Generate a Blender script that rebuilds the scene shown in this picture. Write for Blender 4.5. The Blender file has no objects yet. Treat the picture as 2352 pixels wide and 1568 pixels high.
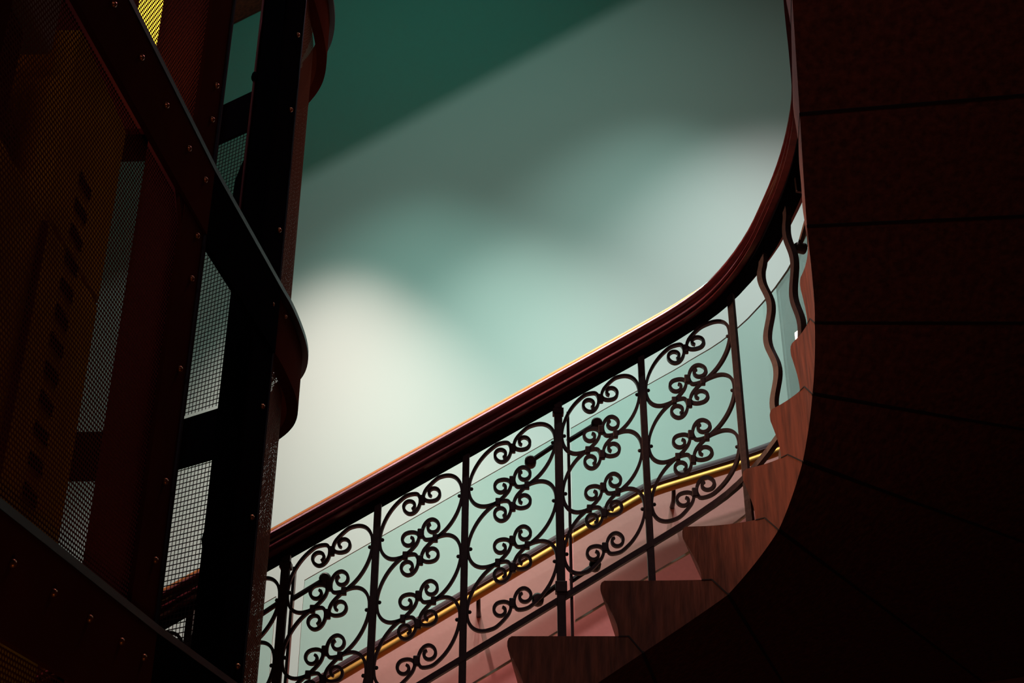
import bpy, bmesh, math, random
from math import sin, cos, tan, pi, atan, radians, sqrt, floor
from mathutils import Vector, Matrix
from mathutils.geometry import tessellate_polygon

SC = bpy.context.scene
COL = SC.collection
random.seed(4)

# ------------------------------------------------------------------ camera, world, light, exposure
# eye at the origin, 1.6 m above the ground floor, looking along +Y and tilted up
F_PX = 3000.0
TH = atan(F_PX / 5834.0)
cam_d = bpy.data.cameras.new('camera')
cam = bpy.data.objects.new('camera', cam_d)
COL.objects.link(cam)
cam_d.sensor_width = 36.0
cam_d.lens = 36.0 * F_PX / 2352.0
cam_d.clip_start = 0.02
cam.location = (0, 0, 0)
cam.rotation_euler = (pi / 2 + TH, 0, 0)
SC.camera = cam
SC.view_settings.view_transform = 'Standard'
SC.view_settings.look = 'None'
SC.view_settings.gamma = 1.0
SC.view_settings.exposure = -0.08
SC.view_settings.use_curve_mapping = False

world = bpy.data.worlds.new('world')
SC.world = world
world.use_nodes = True
world.node_tree.nodes['Background'].inputs[0].default_value = (0.55, 0.25, 0.2, 1)
world.node_tree.nodes['Background'].inputs[1].default_value = 0.004


def lamp(name, kind, loc, energy, color, size=0.1, target=None, angle=None, blend=0.5):
    d = bpy.data.lights.new(name, kind)
    d.energy = energy
    d.color = color
    if kind in ('POINT', 'SPOT'):
        d.shadow_soft_size = size
    if kind == 'AREA':
        d.size = size
    if kind == 'SPOT':
        d.spot_size = radians(angle)
        d.spot_blend = blend
    o = bpy.data.objects.new(name, d)
    COL.objects.link(o)
    o.location = loc
    if target is not None:
        o.rotation_euler = (Vector(target) - Vector(loc)).to_track_quat('-Z', 'Y').to_euler()
    return o


# high well lamp: its light is cut by the flight above, giving the diagonal shadow edge
lamp('well_lamp', 'SPOT', (-0.6, 1.0, 7.7), 240, (0.84, 1.0, 0.96), 0.08, (0.7, 5.8, 1.6), 64, 1.0)
# downlights under the upper flight, each washing the wall with a soft scallop, then two added teal fills
lamp('downlight_or_fill', 'SPOT', (-0.90, 5.05, 4.62), 720, (1.0, 0.745, 0.70), 0.05, (-0.76, 5.18, 1.0), 62, 1.0)
lamp('downlight_or_fill', 'SPOT', (0.12, 4.80, 5.25), 500, (0.86, 1.0, 0.93), 0.05, (0.16, 5.0, 1.0), 60, 1.0)
lamp('downlight_or_fill', 'SPOT', (1.45, 4.45, 6.1), 600, (1.0, 0.90, 0.93), 0.05, (1.40, 5.25, 1.5), 57, 1.0)
lamp('downlight_or_fill', 'SPOT', (-0.45, 4.75, 5.35), 230, (0.50, 1.0, 0.92), 0.05, (-0.40, 5.05, 1.0), 66, 1.0)  # added teal fill to lighten the dark gap between scallops
lamp('downlight_or_fill', 'SPOT', (0.80, 4.60, 5.90), 260, (0.66, 1.0, 0.96), 0.05, (0.80, 5.15, 1.0), 66, 1.0)  # another added teal fill between scallops
# warm fill added behind the lift cage, no fixture there, turned to the winding steps
lamp('step_fill_spot', 'SPOT', (-0.74, 3.60, 2.3), 70, (1.0, 0.56, 0.32), 0.04, (.85, 3.68, 1.85), 62, 0.8)
# teal fill for the wall, added high under the upper flight
lamp('wall_teal_fill', 'SPOT', (-0.4, 3.4, 5.2), 20, (0.04, 1.0, 0.80), 0.3, (-0.4, 5.8, 4.2), 118, 1.0)
# unseen orange fill added low in the well
lamp('well_warm_fill', 'POINT', (-0.1, 1.4, -0.6), 3.0, (1.0, 0.45, 0.16), 0.15)
# long pink strip added unseen over the handrail to draw highlights in its mouldings
_t = lamp('rail_highlight_strip', 'AREA', (-0.9, 3.74, 4.15), 21.0, (1.0, 0.50, 0.56), 0.10)
_t.data.shape = 'RECTANGLE'
_t.data.spread = radians(95)
_t.data.size = 3.2
_t.data.size_y = 0.14
# faint strip added behind the camera for highlights along the handrail
_t = lamp('front_highlight_strip', 'AREA', (0.4, -0.8, 2.15), 0.8, (1.0, 0.55, 0.58), 0.05)
_t.data.shape = 'RECTANGLE'
_t.data.spread = radians(45)
_t.data.size = 3.0
_t.data.size_y = 0.05
_t.rotation_euler = Matrix(((0.894, -0.447, 0), (0, 0, -1), (0.447, 0.894, 0))).to_euler()

# ------------------------------------------------------------------ materials


def nmat(name):
    m = bpy.data.materials.new(name)
    m.use_nodes = True
    nt = m.node_tree
    b = nt.nodes['Principled BSDF']
    return m, nt, b


def simple(name, col, rough=0.5, metal=0.0, noise=0.0, scale=20.0, bump=0.0, stretch=(1, 1, 1), coat=0.0, spec=0.5):
    m, nt, b = nmat(name)
    b.inputs['Base Color'].default_value = (*col, 1)
    b.inputs['Roughness'].default_value = rough
    b.inputs['Metallic'].default_value = metal
    b.inputs['Specular IOR Level'].default_value = spec
    if spec < 0.1:
        b.inputs['IOR'].default_value = 1.02
    if coat:
        b.inputs['Coat Weight'].default_value = coat
        b.inputs['Coat Roughness'].default_value = 0.2
        b.inputs['Coat IOR'].default_value = 1.55
    if noise or bump:
        tc = nt.nodes.new('ShaderNodeTexCoord')
        mp = nt.nodes.new('ShaderNodeMapping')
        mp.inputs['Scale'].default_value = stretch
        nz = nt.nodes.new('ShaderNodeTexNoise')
        nz.inputs['Scale'].default_value = scale
        nz.inputs['Detail'].default_value = 6
        nt.links.new(tc.outputs['Object'], mp.inputs['Vector'])
        nt.links.new(mp.outputs['Vector'], nz.inputs['Vector'])
        if noise:
            cr = nt.nodes.new('ShaderNodeValToRGB')
            cr.color_ramp.elements[0].position = 0.3
            cr.color_ramp.elements[1].position = 0.72
            cr.color_ramp.elements[0].color = (*[c * (1 - noise) for c in col], 1)
            cr.color_ramp.elements[1].color = (*[min(1, c * (1 + noise)) for c in col], 1)
            nt.links.new(nz.outputs['Fac'], cr.inputs['Fac'])
            nt.links.new(cr.outputs['Color'], b.inputs['Base Color'])
        if bump:
            bp = nt.nodes.new('ShaderNodeBump')
            bp.inputs['Strength'].default_value = bump
            bp.inputs['Distance'].default_value = 0.004
            nt.links.new(nz.outputs['Fac'], bp.inputs['Height'])
            nt.links.new(bp.outputs['Normal'], b.inputs['Normal'])
    return m


def emit(name, col, strength):
    m, nt, b = nmat(name)
    b.inputs['Base Color'].default_value = (*col, 1)
    b.inputs['Emission Color'].default_value = (*col, 1)
    b.inputs['Emission Strength'].default_value = strength
    return m


def pierced(name, col, rough, metal, pitch, radius, hexa=True, square=False):
    """metal sheet with real see-through holes; UV is in metres"""
    m, nt, b = nmat(name)
    L = nt.links
    b.inputs['Base Color'].default_value = (*col, 1)
    b.inputs['Roughness'].default_value = rough
    b.inputs['Metallic'].default_value = metal
    tc = nt.nodes.new('ShaderNodeTexCoord')
    sp = nt.nodes.new('ShaderNodeSeparateXYZ')
    L.new(tc.outputs['UV'], sp.inputs[0])

    def mth(op, a, c=None, d=None):
        n = nt.nodes.new('ShaderNodeMath')
        n.operation = op
        for i, v in enumerate((a, c, d)):
            if v is None:
                continue
            if isinstance(v, (int, float)):
                n.inputs[i].default_value = v
            else:
                L.new(v, n.inputs[i])
        return n.outputs[0]
    b.inputs['Specular IOR Level'].default_value = 0.1
    b.inputs['IOR'].default_value = 1.04
    x = mth('DIVIDE', sp.outputs[0], pitch)
    y = mth('DIVIDE', sp.outputs[1], pitch * (0.866 if hexa else 1.0))
    if hexa:
        odd = mth('MODULO', mth('ADD', mth('FLOOR', y), 1000.0), 2.0)
        x = mth('ADD', x, mth('MULTIPLY', odd, 0.5))
    fx = mth('SUBTRACT', mth('FRACT', mth('ADD', x, 1000.0)), 0.5)
    fy = mth('SUBTRACT', mth('FRACT', mth('ADD', y, 1000.0)), 0.5)
    if square:
        hole = mth('LESS_THAN', mth('MAXIMUM', mth('ABSOLUTE', fx), mth('ABSOLUTE', fy)), radius)
    else:
        d2 = mth('ADD', mth('MULTIPLY', fx, fx), mth('MULTIPLY', fy, fy))
        hole = mth('LESS_THAN', d2, radius * radius)
    tr = nt.nodes.new('ShaderNodeBsdfTransparent')
    mx = nt.nodes.new('ShaderNodeMixShader')
    out = nt.nodes['Material Output']
    L.new(hole, mx.inputs[0])
    L.new(b.outputs[0], mx.inputs[1])
    L.new(tr.outputs[0], mx.inputs[2])
    L.new(mx.outputs[0], out.inputs[0])
    # rounded wires between the holes
    dd = mth('MAXIMUM', mth('ABSOLUTE', fx), mth('ABSOLUTE', fy)) if square else mth('SQRT', mth('ADD', mth('MULTIPLY', fx, fx), mth('MULTIPLY', fy, fy)))
    bmp = nt.nodes.new('ShaderNodeBump')
    bmp.inputs['Strength'].default_value = 0.8
    bmp.inputs['Distance'].default_value = 0.002
    L.new(dd, bmp.inputs['Height'])
    L.new(bmp.outputs[0], b.inputs['Normal'])
    return m


M = {}
M['wall'] = simple('painted_plaster_green', (0.60, 0.70, 0.64), 0.75, 0, 0.015, 1.3, 0.05)
M['dado'] = simple('painted_plaster_pink', (0.74, 0.28, 0.25), 0.6, 0, 0.03, 60, 0.08)
M['iron'] = simple('wrought_iron', (0.035, 0.015, 0.018), 0.5, 0.3, 0.3, 60, 0.25)
M['wood'] = simple('polished_mahogany', (0.16, 0.022, 0.026), 0.3, 0, 0.3, 8, 0.0, (1, 6, 6), 1.0)
M['darkwood'] = simple('dark_oiled_wood', (0.05, 0.012, 0.016), 0.55, 0, 0.2, 10, spec=0.2)
M['brass'] = simple('brass', (0.46, 0.19, 0.04), 0.5, 0.85, 0.1, 12)
M['stone'] = simple('red_sandstone', (0.165, 0.042, 0.021), 0.85, 0, 0.45, 9, 0.9, (6, 6, 0.8))
M['copper'] = simple('brown_painted_steel', (0.085, 0.020, 0.011), 0.6, 0.0, 0.15, 6, spec=0.06)
M['black'] = simple('black_and_shaded_steel', (0.006, 0.005, 0.008), 0.6, 0.0, spec=0.04)  # black here also stands for shade on the cage's brown steel
M['lip'] = simple('blue_black_steel_edge', (0.025, 0.032, 0.045), 0.45, 0.4)
M['rivet'] = simple('copper_rivet', (0.42, 0.16, 0.06), 0.35, 0.8)
M['mesh'] = pierced('perforated_copper_sheet', (0.16, 0.042, 0.022), 0.55, 0.0, 0.0088, 0.34)
M['mesh_strip'] = pierced('fine_perforated_copper', (0.15, 0.05, 0.028), 0.5, 0.0, 0.0088, 0.24)
M['woven'] = pierced('woven_wire_mesh', (0.03, 0.02, 0.02), 0.5, 0.3, 0.0145, 0.39, hexa=False, square=True)
M['ochre'] = simple('ochre_enamel', (0.75, 0.36, 0.03), 0.6, 0, 0.25, 5, spec=0.05)
M['maroon'] = simple('maroon_paint', (0.13, 0.022, 0.03), 0.6, spec=0.05)
M['grey'] = simple('grey_enamel', (0.42, 0.36, 0.30), 0.6, spec=0.05)
M['yellow'] = emit('yellow_lamp_glow', (1.0, 0.62, 0.05), 2.2)
M['white'] = emit('white_lamp_glow', (1.0, 0.92, 0.82), 1.6)
M['fitting'] = simple('dark_clamp_steel', (0.045, 0.025, 0.025), 0.35, 0.7)
M['mortar'] = simple('dark_joint_mortar', (0.02, 0.012, 0.01), 0.9)
M['floor'] = simple('dark_stone_floor', (0.10, 0.07, 0.05), 0.6, 0, 0.2, 6)


def glass_mat():
    m, nt, b = nmat('safety_glass')
    tr = nt.nodes.new('ShaderNodeBsdfTransparent')
    tr.inputs[0].default_value = (0.85, 0.95, 0.925, 1)
    gl = nt.nodes.new('ShaderNodeBsdfGlossy')
    gl.inputs['Roughness'].default_value = 0.02
    fr = nt.nodes.new('ShaderNodeFresnel')
    fr.inputs[0].default_value = 1.45
    mx = nt.nodes.new('ShaderNodeMixShader')
    ml = nt.nodes.new('ShaderNodeMath')
    ml.operation = 'MULTIPLY'
    ml.inputs[1].default_value = 0.6
    nt.links.new(fr.outputs[0], ml.inputs[0])
    nt.links.new(ml.outputs[0], mx.inputs[0])
    nt.links.new(tr.outputs[0], mx.inputs[1])
    nt.links.new(gl.outputs[0], mx.inputs[2])
    nt.links.new(mx.outputs[0], nt.nodes['Material Output'].inputs[0])
    return m


M['glass'] = glass_mat()
M['lit_edge'] = simple('pale_lit_glass_edge', (0.75, 0.72, 0.55), 0.5)  # paleness of the lit lower glass edge put into a strip's colour
M['glass_edge'] = simple('ground_glass_edge', (0.30, 0.36, 0.32), 0.25)

# ------------------------------------------------------------------ mesh helpers


class MB:
    def __init__(s):
        s.v = []
        s.f = []
        s.uv = {}

    def quad(s, a, b, c, d):
        i = len(s.v)
        s.v += [tuple(a), tuple(b), tuple(c), tuple(d)]
        s.f.append((i, i + 1, i + 2, i + 3))

    def box(s, c, sx, sy, sz, rz=0.0):
        """box centred at c, sides sx, sy, sz, turned rz about Z"""
        i = len(s.v)
        for dx, dy, dz in ((-1, -1, -1), (1, -1, -1), (1, 1, -1), (-1, 1, -1), (-1, -1, 1), (1, -1, 1), (1, 1, 1), (-1, 1, 1)):
            x, y = dx * sx / 2, dy * sy / 2
            s.v.append((c[0] + x * cos(rz) - y * sin(rz), c[1] + x * sin(rz) + y * cos(rz), c[2] + dz * sz / 2))
        for q in ((0, 3, 2, 1), (4, 5, 6, 7), (0, 1, 5, 4), (1, 2, 6, 5), (2, 3, 7, 6), (3, 0, 4, 7)):
            s.f.append(tuple(i + k for k in q))

    def loft(s, rings, closed_ring=True, caps=True, closed_path=False):
        n = len(rings[0])
        i0 = len(s.v)
        for r in rings:
            s.v += [tuple(p) for p in r]
        m = len(rings)
        for j in range(m if closed_path else m - 1):
            jn = (j + 1) % m
            for k in range(n if closed_ring else n - 1):
                kn = (k + 1) % n
                s.f.append((i0 + j * n + k, i0 + j * n + kn, i0 + jn * n + kn, i0 + jn * n + k))
        if caps and not closed_path:
            s.f.append(tuple(i0 + k for k in reversed(range(n))))
            s.f.append(tuple(i0 + (m - 1) * n + k for k in range(n)))

    def tube(s, pts, r, n=10):
        rings = []
        P = [Vector(p) for p in pts]
        for i, p in enumerate(P):
            t = (P[min(i + 1, len(P) - 1)] - P[max(i - 1, 0)]).normalized()
            a = t.cross(Vector((0, 0, 1)))
            if a.length < 0.1:
                a = t.cross(Vector((0, 1, 0)))
            a.normalize()
            b = t.cross(a)
            rr = r[i] if isinstance(r, (list, tuple)) else r
            rings.append([p + (a * cos(2 * pi * k / n) + b * sin(2 * pi * k / n)) * rr for k in range(n)])
        s.loft(rings)

    def ball(s, c, r, n=8, sc=(1, 1, 1)):
        rings = []
        m = 6
        for j in range(m + 1):
            ph = -pi / 2 + pi * j / m
            rr = max(cos(ph), 0.02)
            rings.append([(c[0] + r * sc[0] * rr * cos(2 * pi * k / n), c[1] + r * sc[1] * rr * sin(2 * pi * k / n), c[2] + r * sc[2] * sin(ph)) for k in range(n)])
        s.loft(rings)

    def build(s, name, mat, parent=None, smooth=False, bevel=0.0, uvf=None, mats=None, midx=None, split=42):
        me = bpy.data.meshes.new(name)
        me.from_pydata(s.v, [], s.f)
        if uvf:
            ul = me.uv_layers.new(name='UVMap')
            for lp in me.loops:
                ul.data[lp.index].uv = uvf[lp.vertex_index]
        me.materials.append(mat)
        if mats:
            for mm in mats:
                me.materials.append(mm)
        if midx:
            for i, p in enumerate(me.polygons):
                p.material_index = midx[i]
        bm = bmesh.new()
        bm.from_mesh(me)
        if not uvf:
            bmesh.ops.recalc_face_normals(bm, faces=bm.faces)
        bm.to_mesh(me)
        bm.free()
        if smooth:
            for p in me.polygons:
                p.use_smooth = True
        o = bpy.data.objects.new(name, me)
        COL.objects.link(o)
        if bevel:
            md = o.modifiers.new('bevel', 'BEVEL')
            md.width = bevel
            md.segments = 2
            md.limit_method = 'ANGLE'
        if smooth:
            md = o.modifiers.new('split', 'EDGE_SPLIT')
            md.split_angle = radians(split)
        if parent:
            o.parent = parent
            o.matrix_parent_inverse = Matrix.Translation(-Vector(parent.location))
        return o


def tag(o, label=None, cat=None, group=None, kind=None):
    if label:
        o['label'] = label
    if cat:
        o['category'] = cat
    if group:
        o['group'] = group
    if kind:
        o['kind'] = kind
    return o


def empty(name, loc, label, cat, group=None):
    o = bpy.data.objects.new(name, None)
    o.empty_display_size = 0.1
    o.location = loc
    COL.objects.link(o)
    return tag(o, label, cat, group)


# ------------------------------------------------------------------ the plan curve of the open well edge
CP = [(-3, 3.865), (-2, 3.865), (-1.2, 3.865), (-.7, 3.865), (-.3, 3.865), (0, 3.865), (.25, 3.865), (.42, 3.864), (.55, 3.858), (.65, 3.842),
      (.73, 3.805), (.80, 3.745), (.85, 3.66), (.882, 3.56), (.892, 3.46), (.885, 3.36), (.862, 3.25), (.83, 3.12), (.77, 2.83), (.71, 2.54),
      (.65, 2.25), (.59, 1.96), (.53, 1.67), (.47, 1.38), (.41, 1.09)]


def dense(C, n=20):
    C = [Vector((*c, 0)) for c in C]
    P = []
    L = len(C)
    for i in range(L - 1):
        p0, p1, p2, p3 = C[max(i - 1, 0)], C[i], C[i + 1], C[min(i + 2, L - 1)]
        d2 = max((p2 - p1).length, 1e-6) ** .5
        d1 = max((p1 - p0).length, 1e-6) ** .5 if i > 0 else d2
        d3 = max((p3 - p2).length, 1e-6) ** .5 if i < L - 2 else d2
        m1 = ((p1 - p0) / d1 - (p2 - p0) / (d1 + d2) + (p2 - p1) / d2 if i > 0 else (p2 - p1) / d2) * d2
        m2 = ((p2 - p1) / d2 - (p3 - p1) / (d2 + d3) + (p3 - p2) / d3 if i < L - 2 else (p2 - p1) / d2) * d2
        for j in range(n):
            u = j / n
            P.append((2 * u ** 3 - 3 * u * u + 1) * p1 + (u ** 3 - 2 * u * u + u) * m1 + (-2 * u ** 3 + 3 * u * u) * p2 + (u ** 3 - u * u) * m2)
    P.append(C[-1])
    return P


DP = dense(CP)
SS = [0.0]
for i in range(1, len(DP)):
    SS.append(SS[-1] + (DP[i] - DP[i - 1]).length)
_k = min(range(len(DP)), key=lambda i: abs(DP[i].x) + abs(DP[i].y - 3.865))
SS = [v - SS[_k] for v in SS]


def interp(x, xs, ys):
    if x <= xs[0]:
        return ys[0] + (ys[1] - ys[0]) / (xs[1] - xs[0]) * (x - xs[0])
    if x >= xs[-1]:
        return ys[-1] + (ys[-1] - ys[-2]) / (xs[-1] - xs[-2]) * (x - xs[-1])
    lo, hi = 0, len(xs) - 1
    while hi - lo > 1:
        m = (lo + hi) // 2
        if xs[m] <= x:
            lo = m
        else:
            hi = m
    t = (x - xs[lo]) / (xs[hi] - xs[lo])
    return ys[lo] + (ys[hi] - ys[lo]) * t


DX = [p.x for p in DP]
DY = [p.y for p in DP]


def base(s):
    return Vector((interp(s, SS, DX), interp(s, SS, DY), 0))


def frame(s):
    t = (base(s + .012) - base(s - .012)).normalized()
    return t, Vector((-t.y, t.x, 0))      # tangent, outward normal (away from the well)


def at(s, off, z):
    p = base(s)
    t, n = frame(s)
    return Vector((p.x + n.x * off, p.y + n.y * off, z))


def near_s(x, y):
    return SS[min(range(len(DP)), key=lambda i: (DP[i].x - x) ** 2 + (DP[i].y - y) ** 2)]


ZF_S = [-3, .5, .6, .7, .8, .9, 1.0, 1.1, 1.2, 1.5, 4.0]
ZF_Z = [1.69 - 3 * .612, 1.69 + .5 * .612, 2.06, 2.135, 2.23, 2.325, 2.41, 2.485, 2.55, 2.735, 4.25]


def smooth_interp(s, w=.06):
    return sum(interp(s + d * w, ZF_S, ZF_Z) for d in (-1, -.5, 0, .5, 1)) / 5


def zf(s):      # underside of the iron flange below the wooden handrail
    return smooth_interp(s)


def roff(s):    # distance of the balustrade outside the step ends
    return .05 + .02 * min(max((s - .9) / .3, 0), 1)


# ------------------------------------------------------------------ stone steps
Jp = [(.39, 3.865), (.65, 3.842), (.80, 3.745), (.86, 3.62), (.89, 3.51), (.88, 3.38), (.83, 3.12), (.77, 2.83), (.71, 2.54), (.65, 2.25), (.59, 1.96), (.53, 1.67)]
Js = {k: near_s(*p) for k, p in enumerate(Jp)}
for k in range(1, 8):
    Js[-k] = Js[0] - .2625 * k
Jphi = {0: 79, 1: 72, 2: 58, 3: 39, 4: 20, 5: 0, 6: -5, 7: -8, 8: -10, 9: -11, 10: -11, 11: -11, -1: 84, -2: 88}
for k in range(3, 8):
    Jphi[-k] = 90
Ns = {0: -.014, 1: .268, 2: .526, 3: .727, 4: .842, 5: .973, 6: 1.09, 7: 1.26, 8: 1.52, 9: 1.81, 10: 2.10, 11: 2.40, 12: 2.70}
for k in range(1, 8):
    Ns[-k] = -.014 - .282 * k
KJ = sorted(Js)
JS_L = [Js[k] for k in KJ]
JP_L = [Jphi[k] for k in KJ]
WX, WY = 2.93, 5.785


def zJ(k):
    return .95 + .17 * k


def zN(i):
    return 1.0 + .17 * i


def row_dir(s):
    ph = radians(interp(s, JS_L, JP_L))
    ph = min(max(ph, radians(-11)), pi / 2)
    return Vector((cos(ph), sin(ph), 0))


def row_len(s):
    p = base(s)
    d = row_dir(s)
    ts = []
    if d.x > 1e-3:
        ts.append((WX - p.x) / d.x)
    if d.y > 1e-3:
        ts.append((WY - p.y) / d.y)
    return min(ts)


STEP_LABELS = {
    -3: 'red sandstone stair step hidden behind the lift cage at the far left',
    -2: 'red sandstone stair step low on the left, behind the lift cage',
    -1: 'red sandstone step whose end is cut by the bottom edge of the picture',
    0: 'dark red sandstone step at the foot of the visible flight, lowest full moulded end',
    1: 'dark red sandstone step, second moulded end up, to the left of the turn',
    2: 'red brown sandstone step, third moulded end up, where the flight starts to turn',
    3: 'orange brown winder step, below the foot of the first wavy baluster',
    4: 'orange brown winder step carrying the first wavy baluster',
    5: 'small orange brown winder step in front of the second wavy baluster, beside the white light',
    6: 'dark stone winder overhead with a level joint, just above the white light',
    7: 'dark stone step overhead, beside the iron clamp of the curved handrail',
    8: 'dark stone step overhead, right of the steepest part of the handrail',
    9: 'dark stone step overhead, crossing the top edge of the picture',
    10: 'dark stone step overhead in the top right corner',
}


def make_step(i):
    a, b = Js[i - 1], Js[i]
    sn, sn1 = Ns[i], Ns[i + 1]
    zn = zN(i)
    prof = []       # (s, z, material)
    # tread and its nosing, then the joint, soffit and riser hollow
    prof += [(sn, zn - .030), (sn, zn - .016), (sn + .004, zn - .006), (sn + .013, zn)]
    top_end = sn1 + (.030 if 2 <= i <= 6 else .05)
    if i > 6:
        top_end = min(top_end, b - .02)
    top_end = min(max(top_end, sn + .04), b - .004)
    for t in (.1, .2, .3, .4, .5, .6, .7, .8, .9, 1):
        prof.append((sn + .013 + (top_end - sn - .013) * t, zn))
    tj = min(top_end + .03, b - .002)
    prof.append((tj, zn))
    prof.append((b, zJ(i)))
    zl = zN(i - 1)
    for t in (.1, .2, .3, .4, .5, .6, .7, .8, .9):
        prof.append((b + (a - b) * t, zJ(i) + (zJ(i - 1) - zJ(i)) * t))
    prof.append((a, zJ(i - 1)))
    low = min(sn + (.030 if 2 <= i - 1 <= 6 else .05), a - .004)
    if i - 1 > 6:
        low = min(low, a - .02)
    prof.append((min(low + .03, a - .002), zl))
    prof.append((low, zl))
    kx = max((low - sn) / .05, .2)
    for dx, dz in ((.049, -.150), (.046, -.135), (.038, -.112), (.028, -.090), (.017, -.068), (.008, -.050), (.002, -.040)):
        prof.append((sn + dx * kx, zn + dz))
    tri = tessellate_polygon([[Vector((p[0] * 1.0, p[1], 0)) for p in prof]])
    n = len(prof)
    rows = 10
    mb = MB()
    g = .0012
    for r in range(rows + 1):
        t = r / rows
        for (s, z) in prof:
            sc_ = s
            p = base(sc_)
            q = p + row_dir(sc_) * row_len(sc_) * t
            if r == 0:
                q = p
            mb.v.append((q.x, q.y, z))
    for r in range(rows):
        for k in range(n):
            kn = (k + 1) % n
            mb.f.append((r * n + k, r * n + kn, (r + 1) * n + kn, (r + 1) * n + k))
    fb = bmesh.new()
    fb.faces.new([fb.verts.new((p_[0], p_[1], 0)) for p_ in prof])
    bmesh.ops.triangulate(fb, faces=fb.faces[:])
    lo_s, hi_s = min(p_[0] for p_ in prof), max(p_[0] for p_ in prof)
    cuts = int((hi_s - lo_s) / .016)
    for c_ in range(1, cuts):
        bmesh.ops.bisect_plane(fb, geom=fb.verts[:] + fb.edges[:] + fb.faces[:], plane_co=(lo_s + (hi_s - lo_s) * c_ / cuts, 0, 0), plane_no=(1, 0, 0), dist=1e-6)
    fb.verts.index_update()
    i0 = len(mb.v)
    for v_ in fb.verts:
        q_ = base(v_.co.x)
        mb.v.append((q_.x, q_.y, v_.co.y))
    for f_ in fb.faces:
        mb.f.append(tuple(i0 + v_.index for v_ in f_.verts))
    fb.free()
    for t3 in tri:
        mb.f.append(tuple(rows * n + x for x in reversed(t3)))
    o = mb.build('stone_step', M['stone'])
    tag(o, STEP_LABELS.get(i, 'dark stone step of the flight'), 'step', 'stone steps of the flight')
    # a dark mortar line in the soffit along the lower joint
    jm = MB()
    rings = []
    aj = a
    for r in range(rows + 1):
        t = r / rows
        p = base(aj)
        q = p + row_dir(aj) * row_len(aj) * t * .98
        w = .004
        d = row_dir(aj)
        side = Vector((-d.y, d.x, 0)) * -1
        z = zJ(i - 1)
        rings.append([q - side * w + Vector((0, 0, z - .0042)), q + side * w + Vector((0, 0, z + .0002)), q + side * w + Vector((0, 0, z + .006)), q - side * w + Vector((0, 0, z + .004))])
    jm.loft(rings)
    jm.build('mortar_joint', M['mortar'], o)
    # the same joint where it shows on the moulded end
    em = MB()
    t0_, n0_ = frame(a)
    p3 = [(low, zl), (min(low + .03, a - .002), zl), (a, zJ(i - 1))]
    if i > -3:
        rg = []
        for (s_, z_) in p3:
            q_ = base(s_)
            tt, nn_ = frame(s_)
            rg.append([q_ - nn_ * .0012 - tt * .0016 + Vector((0, 0, z_ - .0016)), q_ - nn_ * .0012 + tt * .0016 + Vector((0, 0, z_ + .0016)),
                       q_ + nn_ * .01 + tt * .0016 + Vector((0, 0, z_ + .0016)), q_ + nn_ * .01 - tt * .0016 + Vector((0, 0, z_ - .0016))])
        em.loft(rg)
        em.build('mortar_joint', M['mortar'], o)
    return o


for i in range(-3, 11):
    make_step(i)

# ------------------------------------------------------------------ iron balustrade with wooden handrail
bal = empty('balustrade', (0, 3.9, 1.0), 'dark wrought iron balustrade of scrolls under a moulded mahogany handrail, climbing the stone steps', 'balustrade')


def sweep(prof, s0, s1, n, zfun, off=None, name='part', mat=None, parent=bal, smooth=True, taper=None):
    mb = MB()
    rings = []
    for j in range(n + 1):
        s = s0 + (s1 - s0) * j / n
        o_ = roff(s) if off is None else off
        z = zfun(s)
        rings.append([at(s, o_ + a, z + b) for a, b in prof])
    mb.loft(rings)
    return mb.build(name, mat, parent, smooth=smooth, split=28)


half = [(-.020, .0105), (-.034, .012), (-.042, .015), (-.0545, .019), (-.0545, .022), (-.0490, .0300), (-.0435, .0325), (-.0530, .0345), (-.0590, .0385), (-.0585, .0415),
        (-.0535, .0480), (-.0440, .0515), (-.0400, .0560), (-.0390, .0640), (-.0420, .0700), (-.0500, .0735), (-.0560, .0790), (-.0565, .0850), (-.0530, .0915), (-.0440, .0965), (-.022, .099)]
rail_prof = half + [(-a, b) for a, b in reversed(half)]
S_END = 2.7
handrail = sweep(rail_prof, -1.9, S_END, 150, zf, name='handrail', mat=M['wood'])
tag(handrail, 'moulded dark red mahogany handrail')
sweep([(-.034, 0), (.034, 0), (.034, .011), (-.034, .011)], -1.9, S_END, 150, zf, name='rail_flange', mat=M['black'], smooth=False)
# brass tube running along the stair side of the wood, on the straight flight
mb = MB()
pts = []
rr = []
for j in range(80):
    s = -1.9 + (0.66 + 1.9) * j / 79
    pts.append(at(s, .05 + .022, zf(s) + .112))
    rr.append(.020)
mb.tube(pts, rr, 12)
tag(mb.build('brass_strip', M['brass'], handrail, smooth=True), 'polished brass strip')
sweep([(-.012, -.010), (.012, -.010), (.012, .010), (-.012, .010)], -1.9, S_END, 140, lambda s: zf(s) - .655, name='bottom_bar', mat=M['iron'], smooth=False)


def tread_z(s):
    i = -7
    while i + 1 in Ns and Ns[i + 1] <= s:
        i += 1
    return zN(i)


BAL_S = [-1.81, -1.53, -1.255, -.978, -.70, -.424, -.148, .151, .430, .722]
MAIN = (-.70, .151)
for s in BAL_S:
    w = .026 if s in MAIN else .022
    t, n = frame(s)
    rz = math.atan2(t.y, t.x)
    z0 = tread_z(s)
    z1 = zf(s) + .004
    p = at(s, roff(s), 0)
    b = MB()
    b.box((p.x, p.y, (z0 + z1) / 2), w, w, z1 - z0, rz)
    o = b.build('baluster', M['iron'], bal, bevel=.0015)
    if s in MAIN:
        for dz, hh in ((-.62, .035), (-.03, .02)):
            c = MB()
            c.box((p.x, p.y, zf(s) + dz), .036, .036, hh, rz)
            c.build('collar', M['iron'], o, bevel=.002)
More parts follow.
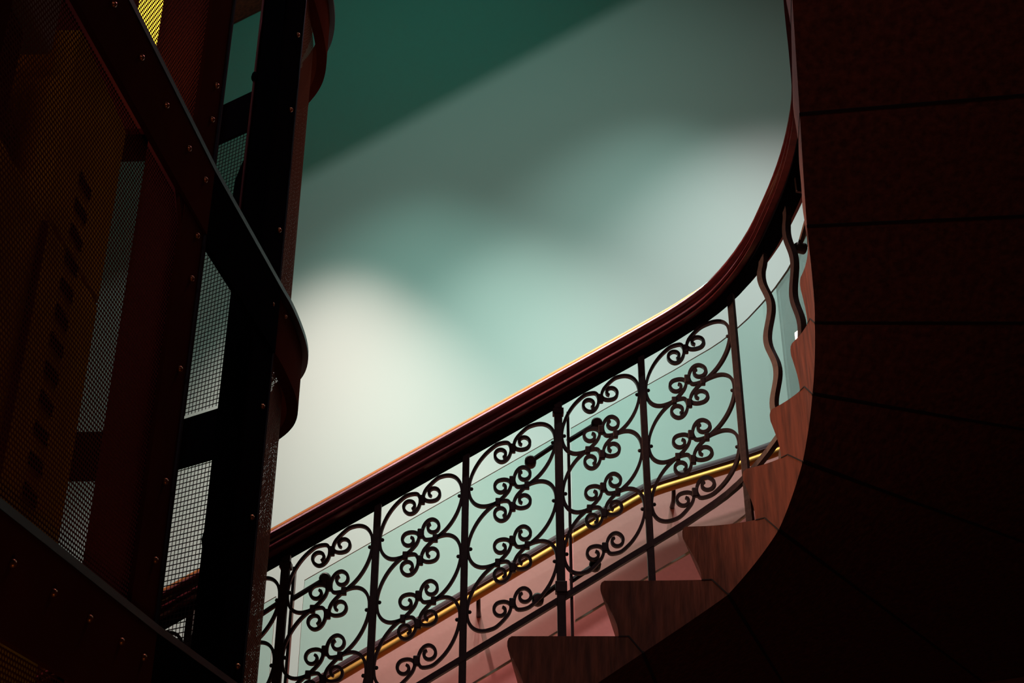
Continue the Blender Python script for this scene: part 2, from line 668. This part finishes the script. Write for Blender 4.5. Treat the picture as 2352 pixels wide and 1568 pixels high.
    # little rivet heads on both sides, where the scrolls touch
for s in (.838, .958, 1.13, 1.30, 1.50):
    z0 = tread_z(s)
    z1 = zf(s) + .004
    b = MB()
    rings = []
    N = 60
    t, n = frame(s)
    ph0 = {.838: 2.4, .958: 2.2}.get(s, 0)
    for j in range(N + 1):
        z = z0 + (z1 - z0) * j / N
        a = .012 * sin(2 * pi * (z1 - z) / .235 + ph0) * min(1, j / 5, (N - j) / 5)
        p = at(s + a, roff(s), z)
        h = .0105
        rings.append([p - t * h - n * h, p + t * h - n * h, p + t * h + n * h, p - t * h + n * h])
    b.loft(rings)
    tag(b.build('baluster', M['iron'], bal), 'wavy square iron baluster')


def spline(P, n=6):
    out = []
    L = len(P)
    for i in range(L - 1):
        p0, p1, p2, p3 = P[max(i - 1, 0)], P[i], P[i + 1], P[min(i + 2, L - 1)]
        for j in range(n):
            u = j / n
            out.append(tuple(.5 * ((2 * p1[k]) + (-p0[k] + p2[k]) * u + (2 * p0[k] - 5 * p1[k] + 4 * p2[k] - p3[k]) * u * u + (-p0[k] + 3 * p1[k] - 3 * p2[k] + p3[k]) * u ** 3) for k in range(2)))
    out.append(P[-1])
    return out


def c_scroll(side, a, slope):
    """centre line of one C scroll; side -1 is the left one. u across, v up, v already follows the slope of the flight"""
    h = .1
    cu, cw = -.0355, -.056
    arc = []
    for k in range(0, 13):          # the big bow from top collar round to bottom collar
        th = pi / 2 + pi * k / 12
        arc.append((-.046 + (a - .046) * cos(th), (h - .001) * sin(th)))
    def curl(sgn):
        P = []
        for k in range(0, 17):
            th = -1.05 + (2 * pi * 1.18 + 1.05) * k / 16
            f = k / 16
            r = .0355 - .0245 * f ** .75
            # unsheared spiral round a sheared centre
            P.append((r * cos(th), r * sin(th)))
        return P
    bot = curl(1)
    res = []
    # everything in final (u, v) with v = w + slope * u
    def fin(u, w):
        return (u * (1 if side < 0 else -1), w + slope * u * (1 if side < 0 else -1))
    def curl_pts(top):
        P = []
        c = fin(cu, -cw if top else cw)
        for k, (x, y) in enumerate(bot):
            yy = -y if top else y
            xx = x if side < 0 else -x
            P.append((c[0] + xx, c[1] + yy + slope * xx * max(0, 1 - k / 6)))
        return P
    top = curl_pts(True)
    botp = curl_pts(False)
    mid = [fin(*p) for p in arc]
    # run: inner end of the top curl ... out, round the bow, into the bottom curl
    line = list(reversed(top)) + mid + botp
    return spline(line, 4)


def strip(line, s_mid, z_mid, thick=.0092, depth=.017, a_scale=1.0, name='scroll', off_extra=0.0):
    mb = MB()
    rings = []
    L = len(line)
    for i, (u, v) in enumerate(line):
        q0 = line[max(i - 1, 0)]
        q1 = line[min(i + 1, L - 1)]
        dx, dy = q1[0] - q0[0], q1[1] - q0[1]
        d = sqrt(dx * dx + dy * dy) or 1
        nx, ny = -dy / d, dx / d
        th = thick * (1.0 if 3 < i < L - 4 else .8)
        ring = []
        for sn_, dp in ((-1, -1), (1, -1), (1, 1), (-1, 1)):
            uu = u + nx * th / 2 * sn_
            vv = v + ny * th / 2 * sn_
            s = s_mid + uu
            ring.append(at(s, roff(s) + off_extra + dp * depth / 2, z_mid + vv))
        rings.append(ring)
    mb.loft(rings)
    return mb.build(name, M['iron'], bal, smooth=True)


for bi in range(2, len(BAL_S) - 1):
    sl, sr = BAL_S[bi], BAL_S[bi + 1]
    sm = (sl + sr) / 2
    a = (sr - sl) / 2 - .011
    slope = (zf(sr) - zf(sl)) / (sr - sl)
    for tier in (-1, 0, 1):
        zc = zf(sm) - .322 + tier * .199
        zc -= (zf(sl) + zf(sr)) / 2 * 0
        for side in (-1, 1):
            sc_obj = strip(c_scroll(side, a, slope), sm, zc)
            # rivet head where the bow touches the baluster
            rb = MB()
            pu = side * (a - .008)
            pp = at(sm + pu, roff(sm + pu) - .002, zc + slope * pu - .004)
            rb.ball(pp, .0062)
            rb.build('rivet', M['iron'], sc_obj, smooth=True)
        kb = MB()       # knots where the curls of both scrolls meet
        t, n = frame(sm)
        rz = math.atan2(t.y, t.x)
        for sg in (-1, 1):
            kb = MB()
            p = at(sm, roff(sm), zc + sg * .056)
            kb.box(p, .020, .021, .030, rz)
            kb.build('knot', M['iron'], bal, bevel=.003)
        if tier < 1:
            cb = MB()
            for su in (-.046, .046):
                cb = MB()
                p = at(sm + su, roff(sm), zc + .0995 + slope * su)
                cb.box(p, .016, .021, .024, rz)
                cb.build('collar', M['iron'], bal, bevel=.002)
# cap bracket with a bolt by the curved rail
b = MB()
p = at(1.04, .10, zf(1.04) - .03)
t, n = frame(1.04)
b.box((p.x, p.y, p.z), .012, .11, .055, math.atan2(t.y, t.x))
ob = b.build('rail_clamp', M['fitting'], bal, bevel=.002)
b = MB()
b.ball(at(1.015, .115, zf(1.04) - .02), .008)
tag(b.build('bolt', M['rivet'], ob, smooth=True), 'brass bolt')

# ------------------------------------------------------------------ safety glass behind the iron work
GOFF = .115


def glass_panel(s0, s1, label, n=18):
    mb = MB()
    T_ = .008
    rings = []
    for j in range(n + 1):
        s = s0 + (s1 - s0) * j / n
        zt = zf(s) - .085
        zb = zf(s) - .732
        rings.append([at(s, GOFF, zb), at(s, GOFF, zt), at(s, GOFF + T_, zt), at(s, GOFF + T_, zb)])
    mb.loft(rings)
    mi = []
    for j in range(n):
        mi += [0, 1, 0, 1]
    mi += [1, 1]
    o = mb.build('glass_screen', M['glass'], mats=[M['glass_edge']], midx=mi)
    mb = MB()
    rings = []
    for j in range(n + 1):
        s = s0 + (s1 - s0) * j / n
        zb = zf(s) - .732
        rings.append([at(s, GOFF - .002, zb - .004), at(s, GOFF - .002, zb + .003), at(s, GOFF + T_ + .002, zb + .003), at(s, GOFF + T_ + .002, zb - .004)])
    mb.loft(rings)
    mb.build('lit_edge_strip', M['lit_edge'], o)
    return tag(o, label, 'glass screen', 'safety glass screens')


GP = [glass_panel(-1.5, -.735, 'clear safety glass panel at the lower left, half hidden by the lift cage'),
      glass_panel(-.650, .140, 'clear safety glass panel behind the scrolls, between the two clamp posts'),
      glass_panel(.195, .700, 'clear safety glass panel behind the scrolls, right of the upper clamp post'),
      glass_panel(.703, 1.45, 'clear curved safety glass panel behind the wavy balusters')]


def glass_post(s, label):
    root = empty('glass_post', at(s, GOFF, tread_z(s)), label, 'post', 'clamp posts for the glass')
    t, n = frame(s)
    rz = math.atan2(t.y, t.x)
    z0 = tread_z(s)
    z1 = zf(s) - .03
    for du in (-.012, .014):
        b = MB()
        p = at(s + du, GOFF - .03, 0)
        b.box((p.x, p.y, (z0 + z1) / 2), .009, .03, z1 - z0, rz)
        b.build('upright', M['fitting'], root, bevel=.001)
    for dz, L0 in ((-.13, .11), (-.60, .09)):
        for sg in (-1, 1):
            b = MB()
            q0 = at(s + sg * .012, GOFF - .03, zf(s) + dz)
            s2 = s + sg * L0
            q1 = at(s2, GOFF - .022, zf(s2) + dz)
            b.tube([q0, (q0 + q1) / 2, q1], .0085, 8)
            arm = b.build('clamp_arm', M['fitting'], root, smooth=True)
            b = MB()
            t2, n2 = frame(s2)
            b.tube([q1 - n2 * .016, q1 - n2 * .008, q1 + n2 * .02], [.013, .019, .019], 12)
            b.build('clamp_knob', M['fitting'], arm, smooth=True)
    return root


glass_post(-.692, 'slim dark steel clamp post for the glass, near the lift cage')
glass_post(.170, 'slim dark steel clamp post for the glass, in the middle of the flight')
glass_post(1.06, 'slim dark steel clamp post for the glass, up where the stair turns')

# ------------------------------------------------------------------ walls
b = MB()
b.box((0.2, 5.9, 3.0), 6.5, .2, 9.2)
wall_back = tag(b.build('wall_back', M['wall']), kind='structure')
b = MB()
b.box((3.05, 3.0, 3.0), .2, 6.0, 9.2)
tag(b.build('wall_right', M['stone']), kind='structure')
b = MB()
b.box((0.2, 2.0, -1.65), 6.5, 8.0, .1)
tag(b.build('floor', M['floor']), kind='structure')

WR_X = [-3, .60, .64, .70, 1.046, 1.236, 2.9]
WR_Z = [2.136 - 3.623 * .612, 2.122, 2.142, 2.163, 2.272, 2.342, 2.95]


def zw(x):
    return sum(interp(x + d * .05, WR_X, WR_Z) for d in (-1, -.5, 0, .5, 1)) / 5


mb = MB()
rings = []
for j in range(121):
    x = -3 + 5.9 * j / 120
    z = zw(x) + .068
    rings.append([(x, 5.797, -1.6), (x, 5.797, z), (x, 5.803, z), (x, 5.803, -1.6)])
mb.loft(rings)
mb.build('painted_dado', M['dado'], wall_back)

wr = empty('wall_handrail', (0, 5.7, 1.7), 'brass wall handrail with a dark wooden back, where the green wall meets the pink', 'handrail')
mb = MB()
mb.tube([(-3 + 5.85 * j / 150, 5.672, zw(-3 + 5.85 * j / 150) - .009) for j in range(151)], .021, 12)
tag(mb.build('brass_rail', M['brass'], wr, smooth=True), 'polished brass tube')
mb = MB()
rings = []
pw = [(5.680, .014), (5.672, .018), (5.668, .028), (5.676, .034), (5.676, .044), (5.684, .058), (5.712, .062), (5.712, .010), (5.70, .004)]
for j in range(121):
    x = -3 + 5.85 * j / 120
    rings.append([(x, y, zw(x) + dz) for y, dz in pw])
mb.loft(rings)
mb.build('wooden_back', M['darkwood'], wr, smooth=True)
for x in (-1.9, -1.0, -.15, .75, 1.6):
    b = MB()
    z = zw(x)
    b.tube([(x, 5.70, z), (x, 5.71, z - .04), (x, 5.735, z - .062), (x, 5.80, z - .07)], [.009, .010, .010, .012], 8)
    b.build('bracket', M['fitting'], wr, smooth=True)

# flight overhead, whose edge shades the upper part of the wall
mb = MB()
rings = []
for x in (-3.0, 2.9):
    z = 6.09 + .68 * x
    rings.append([(x, 3.86, z), (x, 5.78, z + .0), (x, 5.78, z + .5), (x, 3.86, z + .5)])
mb.loft(rings)
tag(mb.build('upper_flight', M['stone']), 'underside of the next stone flight far overhead', 'stair flight')

# small white step light
b = MB()
p = at(.93, .06, 0)
b.box((.925, 3.72, 1.935), .022, .03, .03, .4)
o = b.build('step_light', M['white'], bevel=.003)
tag(o, 'tiny bright white light tucked under the winder step', 'light')

# ------------------------------------------------------------------ lift cage
cage = empty('lift_cage', (-1.4, 2.2, -1.6), 'tall brown riveted steel lift cage with perforated copper panels at the left', 'lift cage')
OUT = [(-.645, 1.2), (-.640, 2.30), (-.579, 2.805), (-.566, 2.95), (-.562, 3.10), (-.585, 3.24), (-.655, 3.40), (-1.12, 3.70), (-1.7, 3.72),
       (-2.3, 3.4), (-2.45, 2.2), (-2.2, 1.0), (-1.4, .62), (-.82, .80), (-.72, 1.38)]
A0 = Vector((-.72, 1.38, 0))
P1 = Vector((-.640, 2.30, 0))
P2 = Vector((-.579, 2.805, 0))
RING_Z = [-.37, .614, 1.600, 2.77]
BEAM_H = .17


def face_frame(p, q):
    d = (q - p).normalized()
    return d, Vector((d.y, -d.x, 0))    # along, outward (towards the well)


def plate(p, q, z0, z1, thick, mat, name, parent, out=0.0, bevel=.0):
    d, n = face_frame(p, q)
    mb_ = MB()
    a_, b_ = p + n * out, q + n * out
    c = (a_ + b_) / 2 - n * thick / 2
    mb_.box((c.x, c.y, (z0 + z1) / 2), (q - p).length, thick, z1 - z0, math.atan2(d.y, d.x))
    return mb_.build(name, mat, parent, bevel=bevel)


def sheet(poly_uv, p, q, mat, name, parent, out=-.008):
    """flat pierced sheet on the face p-q; poly_uv are (distance along, z)"""
    d, n = face_frame(p, q)
    mb_ = MB()
    uv = []
    for u, z in poly_uv:
        w = p + d * u + n * out
        mb_.v.append((w.x, w.y, z))
        uv.append((u, z))
    mb_.f.append(tuple(range(len(poly_uv))))
    return mb_.build(name, mat, parent, uvf=uv)


def rivets(pts, n, parent, r=.0065):
    for p in pts:
        b_ = MB()
        b_.ball(p, r)
        b_.build('rivet', M['rivet'], parent, smooth=True)


# posts
def post(pt, zlo, zhi, pa, pb, mat_a, mat_b, wa, wb, label=None):
    """angle post: wing wa along the face coming from pa, wing wb along the face going to pb"""
    da, na = face_frame(pa, pt)
    db, nb = face_frame(pt, pb)
    o_ = plate(pt - da * wa, pt, zlo, zhi, .008, mat_a, 'post', cage, out=.004)
    if label:
        tag(o_, label)
    if wb:
        plate(pt + db * .001, pt + db * wb, zlo, zhi, .008, mat_b, 'post_wing', o_, out=.004)
        e_ = MB()
        e_.tube([(pt.x + na.x * .006, pt.y + na.y * .006, zlo), (pt.x + na.x * .006, pt.y + na.y * .006, zhi)], .004, 6)
        e_.build('edge_strip', M['lip'], o_)
    return o_, da, na


o1, d1, n1 = post(P1, -1.6, 4.2, A0, P2, M['copper'], M['black'], .125, .012)
rv = []
for z in (-.2, .12, .37, .48, .72, .87, 1.10, 1.30, 1.40, 1.69, 1.78, 2.05, 2.25, 2.5, 2.75, 2.95):
    q = P1 - d1 * .045 + n1 * .006
    rv.append((q.x, q.y, z))
    q = P1 - d1 * .10 + n1 * .006
rivets(rv, n1, o1)
dB, nB = face_frame(P1, P2)
o2 = plate(P2 - dB * .14, P2, -1.6, 4.2, .008, M['black'], 'post', cage, out=.004)
rivets([(P2.x - dB.x * .045 + nB.x * .006, P2.y - dB.y * .045 + nB.y * .006, z) for z in (.65, .98, 1.25, 1.52, 1.73, 2.1, 2.35, 2.62)], nB, o2)
e_ = MB()
e_.tube([(P2.x + .004, P2.y, -1.6), (P2.x + .004, P2.y, 4.2)], .003, 6)
e_.build('edge_strip', M['lip'], o2)
o0 = plate(A0 - (P1 - A0).normalized() * .05, A0 + (P1 - A0).normalized() * .05, -1.6, 4.2, .012, M['copper'], 'post', cage, out=.006)
for (x, y) in ((-1.12, 3.70), (-1.7, 3.72), (-2.3, 3.4), (-2.45, 2.2), (-2.2, 1.0), (-1.4, .62)):
    b = MB()
    b.box((x, y, 1.3), .07, .07, 5.8, .5)
    b.build('post', M['black'], cage)

# ring beams and their projecting lips
CURVE = [Vector((*p, 0)) for p in OUT[1:]]
for zr in RING_Z:
    # brown beam on the lit camera side face, coloured black for shade beyond the corner post
    bo = plate(A0 - (P1 - A0).normalized() * .6, P1, zr - BEAM_H, zr - .012, .012, M['copper'], 'ring_beam', cage, out=.010)
    dd = (P1 - A0).normalized()
    nn = Vector((dd.y, -dd.x, 0))
    rl = []
    for f in (-.28, -.14, .06, .20, .34, .48, .62, .76, .87):
        q = A0 + dd * f + nn * .011
        rl.append((q.x, q.y, zr - .07 if int(f * 100) % 28 else zr - .12))
    rivets(rl, nn, bo, .0065)
    plate(P1, P2, zr - BEAM_H - .02, zr - .012, .012, M['black'], 'ring_beam', cage, out=.010)
    # rounded end of the ring, brown
    path = [(-.577, 2.807), (-.567, 2.90), (-.561, 3.00), (-.560, 3.10), (-.568, 3.19), (-.588, 3.27), (-.618, 3.335), (-.655, 3.392)]
    path = spline(path, 4)
    mb = MB()
    rings = []
    for k, (x, y) in enumerate(path):
        q0, q1 = path[max(k - 1, 0)], path[min(k + 1, len(path) - 1)]
        t = Vector((q1[0] - q0[0], q1[1] - q0[1], 0)).normalized()
        nn2 = Vector((t.y, -t.x, 0))
        P = Vector((x, y, 0)) - nn2 * .004
        I = P - nn2 * .030
        rings.append([P + Vector((0, 0, zr - BEAM_H)), P + Vector((0, 0, zr - .012)), I + Vector((0, 0, zr - .012)), I + Vector((0, 0, zr - BEAM_H))])
    mb.loft(rings)
    eo = mb.build('ring_beam', M['copper'], cage, smooth=True)
    rivets([(-.563, 2.86, zr - .06)], n1, eo, .005)
    # the back run
    back = [Vector((-.655, 3.392, 0)), Vector((-1.12, 3.70, 0)), Vector((-1.7, 3.72, 0)), Vector((-2.3, 3.4, 0)), Vector((-2.45, 2.2, 0)), Vector((-2.2, 1.0, 0)), Vector((-1.4, .62, 0)), A0 - dd * .6]
    for k in range(len(back) - 1):
        plate(back[k], back[k + 1], zr - BEAM_H, zr - .012, .012, M['black'], 'ring_beam', cage, out=.0)
    # lip all round
    mb = MB()
    full = [tuple((A0 - dd * .6)[:2]), tuple(P1[:2]), tuple(P2[:2])] + path[3:]
    rings = []
    for k, (x, y) in enumerate(full):
        q0, q1 = full[max(k - 1, 0)], full[min(k + 1, len(full) - 1)]
        t = Vector((q1[0] - q0[0], q1[1] - q0[1], 0)).normalized()
        nn2 = Vector((t.y, -t.x, 0))
        P = Vector((x, y, 0)) + nn2 * .012
        I = P - nn2 * .04
        rings.append([P + Vector((0, 0, zr - .014)), P + Vector((0, 0, zr)), I + Vector((0, 0, zr)), I + Vector((0, 0, zr - .014))])
    mb.loft(rings)
    mb.build('beam_lip', M['lip'], cage)

# perforated panels between the beams
LA = (P1 - A0).length
for zlo, zhi in ((-1.6, RING_Z[0] - BEAM_H), (RING_Z[0], RING_Z[1] - BEAM_H), (RING_Z[1], RING_Z[2] - BEAM_H), (RING_Z[2], RING_Z[3] - BEAM_H), (RING_Z[3], 4.2)):
    ch = .05
    u1 = LA - .11
    po = sheet([(-.6, zlo), (u1, zlo), (u1, zhi - ch * 1.2), (u1 - ch, zhi), (-.6, zhi)], A0, P1, M['mesh'], 'perforated_panel', cage)
    # corner gusset
    g = MB()
    d, n = face_frame(A0, P1)
    gp = [(LA - .115, zhi - ch * 1.3), (LA - .10, zhi + .01), (LA - .115 - ch, zhi + .01)]
    pts = []
    for u, z in gp:
        w = A0 + d * u
        pts.append((w + n * .002 + Vector((0, 0, z)), w - n * .006 + Vector((0, 0, z))))
    g.loft([[p[0] for p in pts], [p[1] for p in pts]])
    g.build('corner_gusset', M['copper'], po)
    # rounded strip panel beyond the black post
    sp_ = spline([(-.580, 2.812), (-.588, 2.90), (-.594, 3.00), (-.600, 3.10), (-.622, 3.20), (-.650, 3.29), (-.690, 3.38)], 5)
    mb = MB()
    uv = []
    L_ = 0
    for k, (x, y) in enumerate(sp_):
        if k:
            L_ += sqrt((x - sp_[k - 1][0]) ** 2 + (y - sp_[k - 1][1]) ** 2)
        mb.v += [(x, y, zlo), (x, y, zhi)]
        uv += [(L_, zlo), (L_, zhi)]
    for k in range(len(sp_) - 1):
        mb.f.append((2 * k, 2 * k + 2, 2 * k + 3, 2 * k + 1))
    tag(mb.build('perforated_panel', M['mesh_strip'], cage, uvf=uv), 'narrow rounded panel of perforated copper')
# woven wire at the back, below the top ring
B0, B1 = Vector((-.655, 3.392, 0)), Vector((-1.12, 3.70, 0))
LB = (B1 - B0).length
for zlo, zhi in ((RING_Z[0], RING_Z[1] - BEAM_H), (RING_Z[1], RING_Z[2] - BEAM_H), (RING_Z[2], RING_Z[3] - BEAM_H)):
    tag(sheet([(0, zlo), (LB, zlo), (LB, zhi), (0, zhi)], B0, B1, M['woven'], 'wire_panel', cage), 'woven square wire panel')

# ------------------------------------------------------------------ inside the lift cage
# black guide column seen between the two posts
gr = empty('guide_column', (-.70, 3.12, -1.6), 'black steel guide column inside the lift cage, beside the rounded corner', 'column')
mb = MB()
prof = [(-1.6, .0), (.2, .0), (1.00, .0), (1.02, .004), (1.04, .0), (1.72, .0), (1.80, .010), (1.84, .018), (1.95, .026), (2.06, .024), (2.12, .010), (2.14, .0), (2.6, .0), (4.2, .0)]
rings = []
for z, bulge in prof:
    xl = -.748 - bulge + .012 * (0)
    rings.append([(xl, 3.03, z), (-.640, 3.06, z), (-.640, 3.14, z), (xl, 3.11, z)])
mb.loft(rings)
mb.build('column_shaft', M['black'], gr)
b = MB()
b.tube([(-.742, 3.00, 1.9), (-.742, 3.00, 4.2)], .0035, 6)
tag(b.build('guide_wire', simple('pink_highlight_rod', (.5, .16, .2), .3, .9), gr), 'thin metal rod coloured like its pink highlight')  # pink highlight on the rod put into its base colour
b = MB()
b.ball((-.742, 3.0, 2.40), .010, sc=(1, 1, 1.8))
b.build('rod_joint', M['black'], gr, smooth=True)
b = MB()
b.ball((-.742, 3.0, 2.85), .014, sc=(1, 1, 1.8))
b.build('rod_joint', M['black'], gr, smooth=True)

car = empty('lift_car', (-1.5, 2.0, -1.0), 'ochre panelled lift car inside the cage, with a column of dark louvre slots', 'lift car')
b = MB()
b.box((-1.55, 2.03, .325), 1.0, 1.76, 2.55)
cb_ = b.build('car_body', M['ochre'], car, bevel=.01)
b = MB()
b.box((-1.55, 2.70, 1.87), 1.0, .42, .54)
b.build('car_head_frame', M['ochre'], car, bevel=.01)
b = MB()
b.box((-1.30, 1.86, 1.80), .40, .90, .34)
b.build('car_gear_box', M['maroon'], car, bevel=.01)
b = MB()
b.box((-1.56, 1.72, 2.28), .98, 1.36, .60)
tag(b.build('car_top_cover', M['grey'], car, bevel=.01), 'grey equipment cover on top of the car')
for k in range(13):
    z = .93 + .073 * k
    b = MB()
    y = 2.68
    b.box((-1.049, y, z), .004, .085, .030)
    b.build('louvre_slot', M['black'], car)
b = MB()
b.box((-1.045, 2.48, .325), .010, .02, 2.5)
b.build('car_trim', M['maroon'], car)

b = MB()
b.box((-1.015, 3.27, 1.3), .18, .04, 5.8)
tag(b.build('maroon_screen', M['maroon']), 'tall dark maroon screen inside the lift cage, left of the guide column', 'screen')
b = MB()
b.box((-1.25, 3.33, 3.3), .62, .03, 1.7)
tag(b.build('counterweight_screen', M['maroon']), 'wide dark maroon panel high inside the lift cage behind the yellow lamp', 'panel')
b = MB()
b.box((-1.075, 3.0, 2.66), .065, .03, .42)
tag(b.build('shaft_lamp', M['yellow'], bevel=.005), 'yellow glowing lamp behind the perforated panel at the top left', 'lamp')
